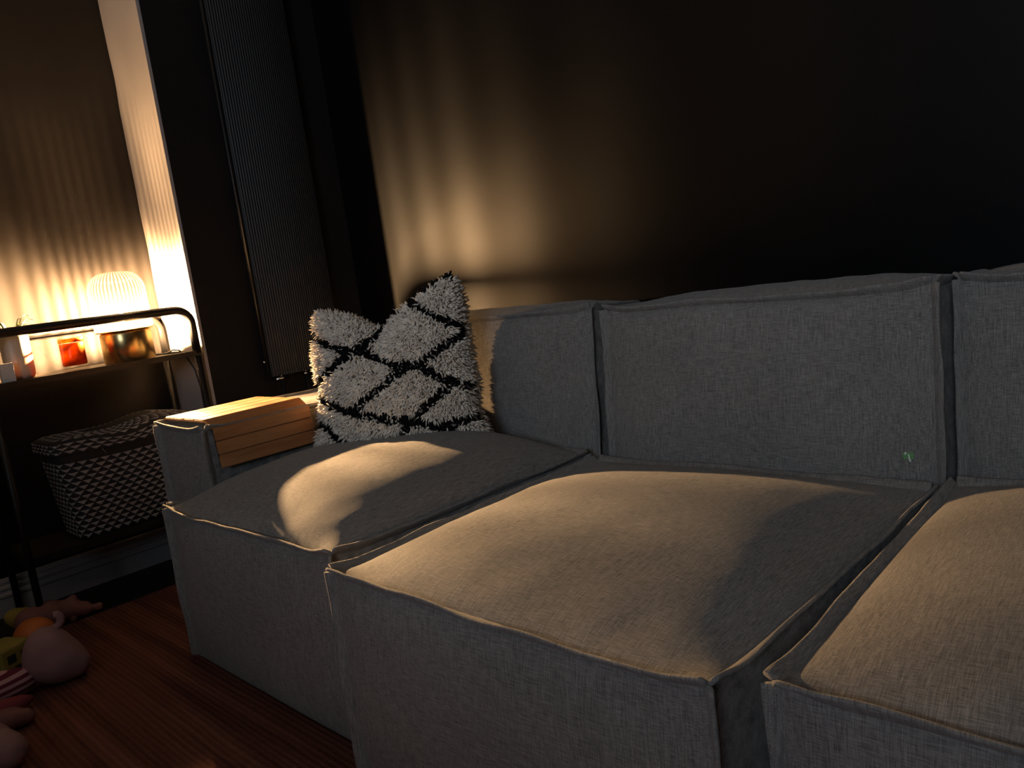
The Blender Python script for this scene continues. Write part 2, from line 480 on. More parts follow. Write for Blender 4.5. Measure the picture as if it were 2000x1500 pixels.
# ------------------------------------------------------------------ wooden armrest tray
TX, TZ = -0.203, -0.037
tray = empty('armrest_tray', (-2.12, 1.04, 0.66), 'slatted oak tray bent over the grey sofa armrest', 'armrest tray')
o_ = tray.location
Y0, Y1 = 0.893, 1.190
def slat(c, ux, length=None, w=0.056, th=0.009):
    """c = centre (x, z); ux = direction (x, z) across the slat"""
    bm = bmesh.new()
    d = Vector((ux[0], ux[1])).normalized(); nrm = Vector((-d.y, d.x))
    box_bm(bm, (-w / 2, Y0, -th / 2), (w / 2, Y1, th / 2))
    bmesh.ops.bevel(bm, geom=bm.edges[:], offset=0.0022, segments=2, affect='EDGES')
    for v in bm.verts:
        q = d * v.co.x + nrm * v.co.z
        v.co = Vector((c[0] + TX + q.x, v.co.y, c[1] + TZ + q.y)) - o_
    return bm_obj('slat', bm, OAK, tray, False)
zt = 0.6995
for k in range(4):
    slat((-2.136 + 0.066 * k, zt), (1, 0), w=0.0635)
slat((-1.884, zt - 0.0085), (1, -0.60), w=0.042)
slat((-1.8555, 0.6640), (0.12, -1), w=0.036)
slat((-1.8510, 0.6270), (0.12, -1), w=0.036)
slat((-1.8465, 0.5900), (0.12, -1), w=0.036)
slat((-2.180, zt - 0.008), (1, 0.62), w=0.030)
slat((-2.200, 0.668), (0.12, 1), w=0.036)
bm = bmesh.new()
path = [(-2.202, 0.650), (-2.194, 0.684), (-2.170, 0.6935), (-1.905, 0.6935), (-1.871, 0.678), (-1.862, 0.660), (-1.853, 0.574)]
for (a, b) in zip(path[:-1], path[1:]):
    d = Vector((b[0] - a[0], b[1] - a[1])).normalized(); nn = Vector((-d.y, d.x)) * 0.0015
    q = [(a[0] + nn.x, a[1] + nn.y), (b[0] + nn.x, b[1] + nn.y), (b[0] - nn.x, b[1] - nn.y), (a[0] - nn.x, a[1] - nn.y)]
    v0 = [bm.verts.new(Vector((p[0] + TX, Y0 + 0.001, p[1] + TZ)) - o_) for p in q]; v1 = [bm.verts.new(Vector((p[0] + TX, Y1 - 0.001, p[1] + TZ)) - o_) for p in q]
    bm.faces.new(v0); bm.faces.new(v1[::-1])
    for k in range(4): bm.faces.new((v0[k], v0[(k + 1) % 4], v1[(k + 1) % 4], v1[k]))
bm_obj('felt_backing', bm, LINING, tray, False)

# ------------------------------------------------------------------ shaggy cushion
PC = Vector((-1.835, 1.372, 0.70))
LEAN = R(10)
pu = Vector((0.48, 0.34, 0)).normalized()
pn0 = Vector((0.34, -0.48, 0)).normalized()
pn = (pn0 * math.cos(LEAN) + Vector((0, 0, 1)) * math.sin(LEAN)).normalized()
pv = pn.cross(pu).normalized()
if pv.z < 0: pv = -pv
def to_plane(px, py):
    d = ray(px, py); t_ = (PC - CAM).dot(pn) / d.dot(pn)
    q = CAM + d * t_ - PC
    return Vector((q.dot(pu), q.dot(pv)))
def poly(pts, n):
    """resample a polyline to n+1 points by arc length"""
    P = [Vector(p) for p in pts]
    L = [0.0]
    for a, b in zip(P[:-1], P[1:]): L.append(L[-1] + (b - a).length)
    out = []
    for i in range(n + 1):
        s_ = L[-1] * i / n
        k = 0
        while k < len(L) - 2 and L[k + 1] < s_: k += 1
        f = (s_ - L[k]) / max(1e-9, L[k + 1] - L[k])
        out.append(P[k].lerp(P[k + 1], min(1, f)))
    return out
top_e = [to_plane(*p) for p in [(618, 612), (650, 612), (690, 622), (730, 644), (752, 644), (785, 612), (835, 565), (882, 535)]]
bot_e = [to_plane(*p) for p in [(622, 893), (700, 905), (800, 905), (900, 890), (962, 868)]]
lef_e = [to_plane(*p) for p in [(622, 893), (634, 820), (634, 770), (622, 700), (617, 650), (618, 612)]]
rig_e = [to_plane(*p) for p in [(962, 868), (945, 830), (922, 790), (924, 745), (913, 690), (902, 630), (896, 570), (882, 535)]]
NP = 48
T, B_, L_, R_ = poly(top_e, NP), poly(bot_e, NP), poly(lef_e, NP), poly(rig_e, NP)
def coons(i, j):
    u, v_ = i / NP, j / NP
    a = B_[i].lerp(T[i], v_); b = L_[j].lerp(R_[j], u)
    c = B_[0].lerp(B_[NP], u).lerp(T[0].lerp(T[NP], u), v_)
    return a + b - c
def thick(u, v_):
    e = (max(0, 1 - abs(2 * u - 1) ** 2.4) * max(0, 1 - abs(2 * v_ - 1) ** 2.4)) ** 0.5
    crease = 1 - 0.45 * math.exp(-((u - 0.46) / 0.10) ** 2) * max(0, (v_ - 0.45) / 0.55)
    return 0.085 * e * crease + 0.004
pillow = empty('shaggy_cushion', (PC.x, PC.y, 0.55), 'shaggy cream cushion with black diamond lines in the sofa corner', 'cushion')
po = pillow.location
vs, fs = [], []
def P3(i, j, side):
    q = coons(i, j); u, v_ = i / NP, j / NP
    th = thick(u, v_) if side > 0 else 0.165 * (max(0, 1 - abs(2 * u - 1) ** 8) * max(0, 1 - abs(2 * v_ - 1) ** 6)) ** 0.6 + 0.004
    p = PC + pu * q.x + pv * q.y + pn * (th * side)
    # the chopped top folds the right lobe a little forward
    p += pn * 0.03 * max(0, v_ - 0.5) * (1 if u > 0.5 else -0.6)
    return p
W = NP + 1
for side in (1, -1):
    for j in range(W):
        for i in range(W): vs.append(P3(i, j, side) - po)
for s0 in (0, 1):
    o0 = s0 * W * W
    for j in range(NP):
        for i in range(NP):
            f = (o0 + j * W + i, o0 + j * W + i + 1, o0 + (j + 1) * W + i + 1, o0 + (j + 1) * W + i)
            fs.append(f if s0 == 0 else f[::-1])
rim = [(i, 0) for i in range(NP)] + [(NP, j) for j in range(NP)] + [(i, NP) for i in range(NP, 0, -1)] + [(0, j) for j in range(NP, 0, -1)]
for a, b in zip(rim, rim[1:] + rim[:1]):
    ia, ib = a[1] * W + a[0], b[1] * W + b[0]
    fs.append((ib, ia, ia + W * W, ib + W * W))
mesh_obj('cover', vs, fs, CREAM_BASE, pillow)
ZS = 3.75
def zp(x, y): return to_plane(580 + x / ZS, 500 + y / ZS)
LINES = [[(60, 500), (110, 540), (180, 610), (330, 680), (500, 710), (640, 760), (830, 810), (950, 810), (1080, 880), (1200, 930), (1340, 970)],
         [(1100, 140), (900, 310), (780, 390), (700, 490), (600, 610), (500, 700), (440, 745), (330, 830), (240, 910), (190, 1010)],
         [(860, 360), (1000, 430), (1150, 500), (1260, 560)],
         [(1260, 560), (1150, 630), (1040, 730), (950, 800), (850, 830), (780, 890), (680, 980), (560, 1060), (480, 1130)],
         [(190, 1010), (300, 1070), (420, 1110), (560, 1150), (700, 1170), (850, 1190), (950, 1205), (1100, 1235), (1250, 1190), (1420, 1150)],
         [(1140, 960), (1040, 1060), (930, 1160), (870, 1230), (840, 1330)],
         [(130, 1225), (270, 1220), (340, 1290), (430, 1370), (500, 1420)],
         [(1180, 1240), (1165, 1350)], [(1440, 1200), (1430, 1330)], [(1090, 150), (1230, 180)], [(230, 400), (390, 380)]]
WID = [24, 27, 22, 24, 26, 22, 28, 20, 16, 18, 10]
PL = [[zp(*p) for p in ln] for ln in LINES]
UNIT = (zp(900, 810) - zp(800, 810)).length / 100.0
def line_dist(q):
    best = 9.0
    for ln, w in zip(PL, WID):
        w *= 1.32
        for a, b in zip(ln[:-1], ln[1:]):
            ab = b - a; t_ = max(0, min(1, (q - a).dot(ab) / ab.dot(ab)))
            best = min(best, (q - a - ab * t_).length / (w * UNIT))
    return best
rnd = random.Random(3)
piles = {'cream': ([], []), 'black': ([], [])}
def tuft(p, d, ln, r, key):
    V, F = piles[key]
    a = d.cross(Vector((rnd.random() - .5, rnd.random() - .5, rnd.random() - .5))).normalized()
    b = d.cross(a)
    bend = (a * (rnd.random() - 0.5) + Vector((0, 0, -0.35))) * ln * 0.5
    base = len(V)
    for (f, rr, bd) in ((-0.1, 0.9, 0), (0.6, 1.0, 0.35)):
        c = p + d * ln * f + bend * bd
        for k in range(3):
            an = 2.0944 * k
            V.append(c + (a * math.cos(an) + b * math.sin(an)) * r * rr)
    V.append(p + d * ln + bend)
    for k in range(3):
        k2 = (k + 1) % 3
        F.append((base + k, base + k2, base + 3 + k2, base + 3 + k)); F.append((base + 3 + k, base + 3 + k2, base + 6))
def surf(u, v_, side):
    i, j = min(u * NP, NP - 1e-4), min(v_ * NP, NP - 1e-4)
    i0, j0 = int(i), int(j)
    f, g = i - i0, j - j0
    o0 = 0 if side > 0 else W * W
    a, b, c, d = vs[o0 + j0 * W + i0], vs[o0 + j0 * W + i0 + 1], vs[o0 + (j0 + 1) * W + i0], vs[o0 + (j0 + 1) * W + i0 + 1]
    p = a.lerp(b, f).lerp(c.lerp(d, f), g)
    n_ = (b - a).cross(c - a)
    if n_.length < 1e-12: n_ = pn.copy()
    n_.normalize()
    if n_.dot(pn) * side < 0: n_ = -n_
    return p, n_
for k in range(19500):
    side = 1 if k < 14500 else -1
    u, v_ = rnd.random(), rnd.random()
    p, n_ = surf(u, v_, side)
    q3 = p + po - PC
    q = Vector((q3.dot(pu), q3.dot(pv)))
    edge = min(u, 1 - u, v_, 1 - v_)
    if edge < 0.08:                                   # pile splays outward round the rim
        outw = (pu * (u - 0.5) + pv * (v_ - 0.5)).normalized()
        n_ = (n_ + outw * (1 - edge / 0.08) * 1.1).normalized()
    d = (n_ + Vector((rnd.gauss(0, .36), rnd.gauss(0, .36), rnd.gauss(-0.1, .36)))).normalized()
    if line_dist(q) < 1.0 + rnd.gauss(0, 0.12) and side > 0:
        tuft(p, d, 0.013 + 0.005 * rnd.random(), 0.0030, 'black')
    else:
        tuft(p, d, 0.020 + 0.010 * rnd.random(), 0.0026 + 0.0010 * rnd.random(), 'cream')
for key, mat in (('cream', CREAM), ('black', BLACK_WOOL)):
    V, F = piles[key]
    tag(mesh_obj(key + '_pile', V, F, mat, pillow, True), kind='stuff')

# ------------------------------------------------------------------ console table
XF, YE, YS = -2.865, 1.256, 0.565
ZT = 0.823                                            # top of the shelf
con = empty('console_table', (XF - 0.17, 0.9, 0.0), 'black metal console table with rails carrying the lit glass lamp', 'console table')
co = con.location
def W2(p): return Vector(p) - co
XB = XL + 0.035
bm = bmesh.new()                                     # frame of the top: flat bars all round
for (a, b) in (((XF - 0.02, YS, ZT - 0.019), (XF, YE, ZT)), ((XB, YS, ZT - 0.019), (XB + 0.02, YE, ZT)),
               ((XB + 0.02, YS, ZT - 0.019), (XF - 0.02, YS + 0.02, ZT)), ((XB + 0.02, YE - 0.02, ZT - 0.019), (XF - 0.02, YE, ZT))):
    g = box_bm(bm, W2(a), W2(b))
bm_obj('top_frame', bm, BLACK_METAL, con, False)
box('shelf_panel', W2((XB + 0.02, YS + 0.02, ZT - 0.012)), W2((XF - 0.02, 1.178, ZT - 0.002)), DARKWOOD, con)
def rail(x, zr=0.978):
    r_ = 0.055
    pts = [Vector((x, YE - 0.010, ZT - 0.01))]
    pts.append(Vector((x, YE - 0.010, zr - r_)))
    for k in range(1, 8):
        a = math.pi / 2 * k / 8
        pts.append(Vector((x, YE - 0.010 - r_ + r_ * math.cos(a), zr - r_ + r_ * math.sin(a))))
    pts.append(Vector((x, YE - 0.010 - r_, zr)))
    pts.append(Vector((x, YS + r_ + 0.010, zr)))
    for k in range(1, 8):
        a = math.pi / 2 * k / 8
        pts.append(Vector((x, YS + 0.010 + r_ - r_ * math.sin(a), zr - r_ + r_ * math.cos(a))))
    pts.append(Vector((x, YS + 0.010, zr - r_)))
    pts.append(Vector((x, YS + 0.010, ZT - 0.01)))
    return [W2(p) for p in pts]
tube('front_rail', rail(XF - 0.012), 0.0150, BLACK_METAL, con, 12)
tube('back_rail', rail(XB + 0.014, 0.962), 0.0130, BLACK_METAL, con, 12)
for (x, y) in ((XF - 0.010, YS + 0.012), (XF - 0.010, YE - 0.012), (XB + 0.010, YS + 0.012), (XB + 0.010, YE - 0.012)):
    tube('leg', [W2((x, y, 0.0)), W2((x, y, ZT - 0.02))], 0.0115, BLACK_METAL, con, 12)
bm = bmesh.new()
ZL = 0.252
for (a, b) in (((XF - 0.02, YS + 0.02, ZL - 0.022), (XF, YE - 0.02, ZL)), ((XB, YS + 0.02, ZL - 0.022), (XB + 0.02, YE - 0.02, ZL)),
               ((XB + 0.02, YS + 0.002, ZL - 0.022), (XF - 0.02, YS + 0.022, ZL)), ((XB + 0.02, YE - 0.022, ZL - 0.022), (XF - 0.02, YE - 0.002, ZL))):
    box_bm(bm, W2(a), W2(b))
bm_obj('lower_frame', bm, BLACK_METAL, con, False)
box('lower_shelf', W2((XB + 0.02, YS + 0.022, ZL - 0.014)), W2((XF - 0.02, YE - 0.022, ZL - 0.002)), DARKWOOD, con)

# ------------------------------------------------------------------ table lamp
LX, LY, LZ = -2.965, 1.040, ZT - 0.002
lamp = empty('table_lamp', (LX, LY, LZ), 'glowing ribbed glass dome lamp on a round brass base', 'lamp')
lathe('base', [(0, 0), (0.082, 0), (0.085, 0.003), (0.085, 0.100), (0.083, 0.106), (0.078, 0.109), (0.0, 0.109)], BRASS, lamp, 64)
lathe('base_ring', [(0.0905 - 0.02, 0.109), (0.0940, 0.109), (0.0940, 0.114), (0.0705, 0.114), (0.0705, 0.109)], BRASS, lamp, 64)
lathe('socket', [(0, 0.109), (0.018, 0.109), (0.018, 0.130), (0.013, 0.136), (0.0, 0.136)], BRASS, lamp, 24)
t = NT('ribbed_clear_glass')
RIBS = 44
sep = t.node('ShaderNodeSeparateXYZ'); t.link(t.coords(), sep.inputs[0])
ang = t.math('ARCTAN2', sep.outputs['Y'], sep.outputs['X'])
ribw = t.math('COSINE', t.math('MULTIPLY', ang, float(RIBS)))
ripple = t.noise(t.coords((16, 16, 1.5)), 1.0, 2.0)
thickness = t.math('ADD', t.math('MULTIPLY', ribw, 0.40), t.math('MULTIPLY', t.math('SUBTRACT', ripple, 0.5), 0.7))
tcol = t.ramp(t.math('ADD', thickness, 0.5), [(0.0, (0.34, 0.32, 0.28)), (0.5, (0.70, 0.69, 0.66)), (1.0, (0.99, 0.99, 0.98))])
height_dim = t.ramp(sep.outputs['Z'], [(0.195, (1, 1, 1)), (0.222, (0.5, 0.49, 0.48)), (0.240, (0.2, 0.195, 0.19)), (0.268, (0.05, 0.049, 0.048)), (0.292, (0.05, 0.049, 0.048)), (0.306, (0.14, 0.137, 0.135)), (0.319, (0.55, 0.54, 0.53))])   # tint by height, added to dim the lamp light going upward
angle_dim = t.ramp(t.math('ADD', t.math('MULTIPLY', ang, 0.15915494), 0.5), [(0.0, (0.9, 0.9, 0.88)), (0.50, (1, 1, 1)), (0.535, (1, 1, 1)), (0.572, (0.24, 0.235, 0.23)), (0.605, (0.30, 0.295, 0.29)), (0.640, (1, 1, 1)), (1.0, (0.9, 0.9, 0.88))])   # tint by angle, added to darken the right of the back wall
mulA = t.node('ShaderNodeMix', data_type='RGBA', blend_type='MULTIPLY'); mulA.inputs['Factor'].default_value = 1.0
t.link(tcol, mulA.inputs['A']); t.link(height_dim, mulA.inputs['B'])
mulB = t.node('ShaderNodeMix', data_type='RGBA', blend_type='MULTIPLY'); mulB.inputs['Factor'].default_value = 1.0
t.link(mulA.outputs['Result'], mulB.inputs['A']); t.link(angle_dim, mulB.inputs['B'])
tr = t.node('ShaderNodeBsdfTransparent'); t.link(mulB.outputs['Result'], tr.inputs['Color'])
tl = t.node('ShaderNodeBsdfTranslucent'); tl.inputs['Color'].default_value = (1.0, 0.97, 0.9, 1)
gl = t.node('ShaderNodeBsdfGlossy'); gl.inputs['Roughness'].default_value = 0.06
m1_ = t.node('ShaderNodeMixShader'); t.link(t.math('ADD', t.math('MULTIPLY', ribw, 0.0030), 0.0045), m1_.inputs[0])
m2_ = t.node('ShaderNodeMixShader')
fr = t.node('ShaderNodeLayerWeight'); fr.inputs['Blend'].default_value = 0.25
t.link(tr.outputs[0], m1_.inputs[1]); t.link(tl.outputs[0], m1_.inputs[2])
t.link(t.math('MULTIPLY', fr.outputs['Fresnel'], 0.5), m2_.inputs[0]); t.link(m1_.outputs[0], m2_.inputs[1]); t.link(gl.outputs[0], m2_.inputs[2])
t.link(m2_.outputs[0], t.out.inputs['Surface'])
GLASS_RIB = t.m
dome = [(0.078, 0.1155), (0.090, 0.116)]
for k in range(0, 7): dome.append((0.0945 - 0.0003 * k, 0.120 + 0.0216 * k))
for k in range(1, 11):
    a = math.pi / 2 * k / 10
    dome.append((max(0.004, 0.0327 + 0.06 * math.cos(a)) if k < 10 else 0.0327, 0.25 + 0.068 * math.sin(a)))
dome += [(0.018, 0.3205), (0.0, 0.3215)]
lathe('glass_dome', dome, GLASS_RIB, lamp, RIBS * 8, (0, 0), RIBS, 0.018)
t = NT('clear_bulb_glass')
tr = t.node('ShaderNodeBsdfTransparent'); gl = t.node('ShaderNodeBsdfGlossy'); gl.inputs['Roughness'].default_value = 0.05
mx = t.node('ShaderNodeMixShader'); mx.inputs[0].default_value = 0.04
t.link(tr.outputs[0], mx.inputs[1]); t.link(gl.outputs[0], mx.inputs[2]); t.link(mx.outputs[0], t.out.inputs['Surface'])
bulb = lathe('bulb', [(0.012, 0.130), (0.014, 0.138), (0.024, 0.154), (0.030, 0.172), (0.030, 0.188), (0.024, 0.206), (0.012, 0.216), (0.0, 0.218)], t.m, lamp, 32)
t = NT('glowing_filament')
em = t.node('ShaderNodeEmission'); em.inputs['Color'].default_value = (1.0, 0.60, 0.285, 1); em.inputs['Strength'].default_value = FILAMENT
t.link(em.outputs[0], t.out.inputs['Surface'])
tube('filament', [(0, 0, 0.145), (0, 0, 0.179)], 0.0042, t.m, bulb, 12)
# its flex: over the shelf, behind the frame and down the pale strip of wall
cab = [(LX + 0.02, LY + 0.085, LZ + 0.006), (-2.955, 1.165, ZT + 0.004), (-2.965, 1.195, ZT + 0.012), (-2.975, 1.222, ZT + 0.006), (-2.97, 1.242, 0.80), (-2.955, 1.258, 0.75), (-2.945, 1.262, 0.68), (-2.945, 1.262, 0.5), (-2.95, 1.262, 0.2), (-2.95, 1.262, 0.005)]
tube('power_cord', [Vector(p) - lamp.location for p in cab], 0.0028, BLACK_METAL, lamp, 8)

# ------------------------------------------------------------------ amber candle jar
cj = empty('candle_jar', (-2.945, 0.853, ZT - 0.002), 'amber candle in a clear glass jar between plant and lamp', 'candle')
t = NT('jar_glass')
tr = t.node('ShaderNodeBsdfTransparent'); tr.inputs['Color'].default_value = (0.97, 0.94, 0.9, 1)
gl = t.node('ShaderNodeBsdfGlossy'); gl.inputs['Roughness'].default_value = 0.04
fr = t.node('ShaderNodeLayerWeight'); fr.inputs['Blend'].default_value = 0.3
mx = t.node('ShaderNodeMixShader'); t.link(t.math('MULTIPLY', fr.outputs['Fresnel'], 0.22), mx.inputs[0])
t.link(tr.outputs[0], mx.inputs[1]); t.link(gl.outputs[0], mx.inputs[2]); t.link(mx.outputs[0], t.out.inputs['Surface'])
lathe('glass', [(0, 0.0), (0.038, 0.0), (0.041, 0.003), (0.0415, 0.010), (0.0415, 0.112), (0.040, 0.1145), (0.0385, 0.112), (0.0385, 0.020), (0.036, 0.017), (0, 0.017)], t.m, cj, 48)
t = NT('amber_wax')
tr = t.node('ShaderNodeBsdfTransparent'); tr.inputs['Color'].default_value = (0.45, 0.12, 0.012, 1)
tl = t.node('ShaderNodeBsdfTranslucent'); tl.inputs['Color'].default_value = (0.85, 0.24, 0.025, 1)
fl = t.noise(t.coords((30, 30, 60)), 1.0, 3.0)
t.link(t.ramp(fl, [(0.35, (0.16, 0.035, 0.004)), (0.65, (0.52, 0.17, 0.02))]), tl.inputs['Color'])
mx = t.node('ShaderNodeMixShader'); mx.inputs[0].default_value = 0.6
pr = t.bsdf; pr.inputs['Base Color'].default_value = (0.5, 0.13, 0.015, 1); pr.inputs['Roughness'].default_value = 0.25
mx2 = t.node('ShaderNodeMixShader'); mx2.inputs[0].default_value = 0.35
t.link(tr.outputs[0], mx.inputs[1]); t.link(tl.outputs[0], mx.inputs[2])
t.link(mx.outputs[0], mx2.inputs[1]); t.link(pr.outputs[0], mx2.inputs[2]); t.link(mx2.outputs[0], t.out.inputs['Surface'])
AMBER = t.m
lathe('wax', [(0, 0.0185), (0.034, 0.0185), (0.0375, 0.022), (0.0375, 0.092), (0.036, 0.094), (0, 0.0935)], AMBER, cj, 40)
tube('wick', [(0, 0, 0.093), (0.001, 0, 0.099), (0.003, 0, 0.103)], 0.001, BLACK_METAL, cj, 6)
lathe('amber_band', [(0.0380, 0.0965), (0.0383, 0.0965), (0.0383, 0.110), (0.0380, 0.110), (0.0380, 0.0965)], AMBER, cj, 40)

# ------------------------------------------------------------------ spider plant
pl = empty('potted_plant', (-2.955, 0.690, ZT - 0.002), 'small spider plant in a smooth cream pot on the console', 'potted plant')
POT = simple('cream_glazed_pot', (0.80, 0.66, 0.52), 0.35, vary=0.04)
lathe('pot', [(0, 0.0), (0.030, 0.0), (0.037, 0.004), (0.0415, 0.014), (0.043, 0.03), (0.0435, 0.140), (0.042, 0.143), (0.040, 0.140), (0.039, 0.120), (0, 0.120)], POT, pl, 48)
lathe('soil', [(0, 0.126), (0.02, 0.127), (0.0385, 0.124), (0.0385, 0.1215), (0, 0.1215)], simple('soil', (0.03, 0.02, 0.012), 0.95), pl, 24)
t = NT('striped_leaf')
t.link(t.ramp(t.noise(t.coords((80, 80, 8)), 1.0, 2.0), [(0.38, (0.16, 0.26, 0.05)), (0.6, (0.62, 0.62, 0.30))]), t.bsdf.inputs['Base Color'])
t.setv(Roughness=0.5)
LEAF = t.m
rl = random.Random(12)
leafspec = [(100, 0.055, 0.085, 0), (60, 0.060, 0.070, 0), (82, 0.10, 0.045, -0.01), (130, 0.07, 0.06, 0), (20, 0.08, 0.05, -0.02), (75, 0.075, 0.02, -0.085),
            (160, 0.085, 0.06, -0.03), (200, 0.07, 0.07, 0), (250, 0.08, 0.055, -0.02), (300, 0.06, 0.08, 0), (-40, 0.085, 0.05, -0.02), (95, 0.085, 0.055, -0.03),
            (110, 0.03, 0.075, 0), (45, 0.03, 0.06, 0), (220, 0.03, 0.07, 0)]
for (an, reach, rise, droop) in leafspec:
    a = R(an + rl.uniform(-6, 6)); d = Vector((math.cos(a), math.sin(a), 0)); sd = Vector((-d.y, d.x, 0))
    vv, ff = [], []
    for k in range(9):
        f = k / 8
        c = d * (0.008 + reach * f) + Vector((0, 0, 0.122 + rise * math.sin(f * 2.0) + droop * f * f))
        w = 0.0042 * (1 - f ** 2.2) + 0.0004
        vv += [c - sd * w + Vector((0, 0, 0.0012)), c - Vector((0, 0, 0.0008)), c + sd * w + Vector((0, 0, 0.0012))]
    for k in range(8):
        b = k * 3
        ff += [(b, b + 1, b + 4, b + 3), (b + 1, b + 2, b + 5, b + 4)]
    mesh_obj('leaf', vv, ff, LEAF, pl)

# small white box beside the pot
bx = empty('small_box', (-2.905, 0.640, ZT - 0.002), 'small white card box at the left end of the console', 'box')
CARD = simple('white_card', (0.80, 0.76, 0.70), 0.7, vary=0.04)
box('carton', (-0.016, -0.018, 0), (0.016, 0.018, 0.060), CARD, bx, 0.001)
box('lid', (-0.0168, -0.0188, 0.044), (0.0168, 0.0188, 0.0612), CARD, bx, 0.001)

# ------------------------------------------------------------------ woven basket on the lower shelf
bk = empty('woven_basket', (-3.0, 0.955, ZL), 'lidded basket woven with black and white triangles under the lamp', 'basket')
DARKWEAVE = simple('black_weave', (0.016, 0.015, 0.015), 0.8, bump=0.3, bscale=400)
PALEWEAVE = simple('pale_weave', (0.36, 0.325, 0.31), 0.8, vary=0.2, vscale=60, bump=0.2, bscale=500)
def rrect(a, hx, hy, r):
    """point and outward normal on a rounded rectangle, a = arc fraction 0..1"""
    sx, sy = 2 * (hx - r), 2 * (hy - r); qa = math.pi * r / 2
    per = 2 * sx + 2 * sy + 4 * qa
    s_ = (a % 1.0) * per
    for (L, kind, data) in ((sy, 'l', ((hx, -(hy - r)), (0, 1), (1, 0))), (qa, 'c', ((hx - r, hy - r), 0)), (sx, 'l', ((hx - r, hy), (-1, 0), (0, 1))), (qa, 'c', ((-(hx - r), hy - r), 90)),
                            (sy, 'l', ((-hx, hy - r), (0, -1), (-1, 0))), (qa, 'c', ((-(hx - r), -(hy - r)), 180)), (sx, 'l', ((-(hx - r), -hy), (1, 0), (0, -1))), (qa, 'c', ((hx - r, -(hy - r)), 270))):
        if s_ <= L:
            if kind == 'l':
                return Vector((data[0][0] + data[1][0] * s_, data[0][1] + data[1][1] * s_, 0)), Vector((*data[2], 0))
            an = R(data[1]) + s_ / r
            return Vector((data[0][0] + r * math.cos(an), data[0][1] + r * math.sin(an), 0)), Vector((math.cos(an), math.sin(an), 0))
        s_ -= L
    return Vector((hx, -(hy - r), 0)), Vector((1, 0, 0))
def bsurf(a, z):
    f = z / 0.30
    hx = 0.098 + 0.016 * f; hy = 0.205 + 0.032 * f
    p, n_ = rrect(a, hx, hy, 0.034)
    sag = -0.012 * f * math.cos((p.y + 0.02) * 9) * 0.5
    return Vector((p.x, p.y, z + sag)), n_
def shell(name, rows, mat, parent, surf_, seg=96, cap_bottom=False):
    vs, fs = [], []
    for z in rows:
        for k in range(seg): vs.append(surf_(k / seg, z)[0])
    for i in range(len(rows) - 1):
        for k in range(seg):
            a = i * seg + k; b = i * seg + (k + 1) % seg
            fs.append((a, b, b + seg, a + seg))
    if cap_bottom: fs.append(tuple(range(seg))[::-1])
    return mesh_obj(name, vs, fs, mat, parent)
body = shell('body', [0.0, 0.05, 0.1, 0.15, 0.2, 0.25, 0.295], DARKWEAVE, bk, bsurf, 96, True)
def triangles(name, parent, surf_, zs, cols, lift=0.0012, shift=0.5):
    V, F = [], []
    for r_ in range(len(zs) - 1):
        z0, z1 = zs[r_], zs[r_ + 1]
        gap = (z1 - z0) * 0.10
        for c in range(cols):
            a0 = (c + (shift * r_) % 1.0) / cols; da = 1.0 / cols
            tri = [(a0 + da * 0.04, z1 - gap), (a0 + da * 0.96, z1 - gap), (a0 + da * 0.5, z0 + gap)]
            pts = []
            for (a, z) in tri:
                p, n_ = surf_(a, z); pts.append((p, n_))
            b = len(V)
            cen = sum((p for p, _ in pts), Vector()) / 3
            nm = sum((n_ for _, n_ in pts), Vector()).normalized()
            V += [p + n_ * lift for p, n_ in pts]
            V.append(cen + nm * (lift + 0.0022))
            F += [(b, b + 1, b + 3), (b + 1, b + 2, b + 3), (b + 2, b, b + 3)]
    bm = bmesh.new(); me = bpy.data.meshes.new('t'); me.from_pydata([tuple(v) for v in V], [], F); bm.from_mesh(me); bpy.data.meshes.remove(me)
    return tag(bm_obj(name, bm, mat=PALEWEAVE, parent=parent, smooth=False), kind='stuff')
triangles('woven_triangles', body, bsurf, [0.004 + 0.0168 * k for k in range(17)], 36)
def bandsurf(a, z):
    p, n_ = bsurf(a, z); return p + n_ * 0.004, n_
shell('band', [0.272, 0.285, 0.303], DARKWEAVE, bk, bandsurf)
# lid: a soft cap, humped towards the right
def lidz(y, x): return 0.350 + 0.024 * math.exp(-((y - 0.10) / 0.10) ** 2) * (1 - (x / 0.16) ** 2) - 0.020 * math.exp(-((y - 0.0) / 0.09) ** 2) * (x / 0.12) ** 2
def lidsurf(a, s_):
    """s_ 0..1 skirt, 1..2 runs over the top to the middle"""
    hx, hy = 0.126, 0.250
    if s_ <= 1:
        p, n_ = rrect(a, hx, hy, 0.034)
        top = lidz(p.y, p.x)
        sag = -0.012 * math.cos((p.y + 0.02) * 9) * 0.5
        return Vector((p.x, p.y, (0.302 + sag) * (1 - s_) + (top - 0.008) * s_)), n_
    f = 2 - s_
    p, n_ = rrect(a, max(0.004, hx * f), max(0.004, hy * f), max(0.002, 0.05 * f))
    return Vector((p.x, p.y, lidz(p.y, p.x) + 0.006 * (1 - f) - 0.008 * max(0, (f - 0.93) / 0.07))), (n_ * 0.15 + Vector((0, 0, 1))).normalized()
lid = shell('lid', [0, 0.33, 0.66, 1.0, 1.06, 1.15, 1.3, 1.45, 1.6, 1.8, 1.97], DARKWEAVE, bk, lidsurf, 96)
triangles('woven_triangles', lid, lidsurf, [0.04, 0.36, 0.68, 1.0], 36)
triangles('woven_triangles', lid, lidsurf, [1.04 + 0.10 * k for k in range(6)], 34)
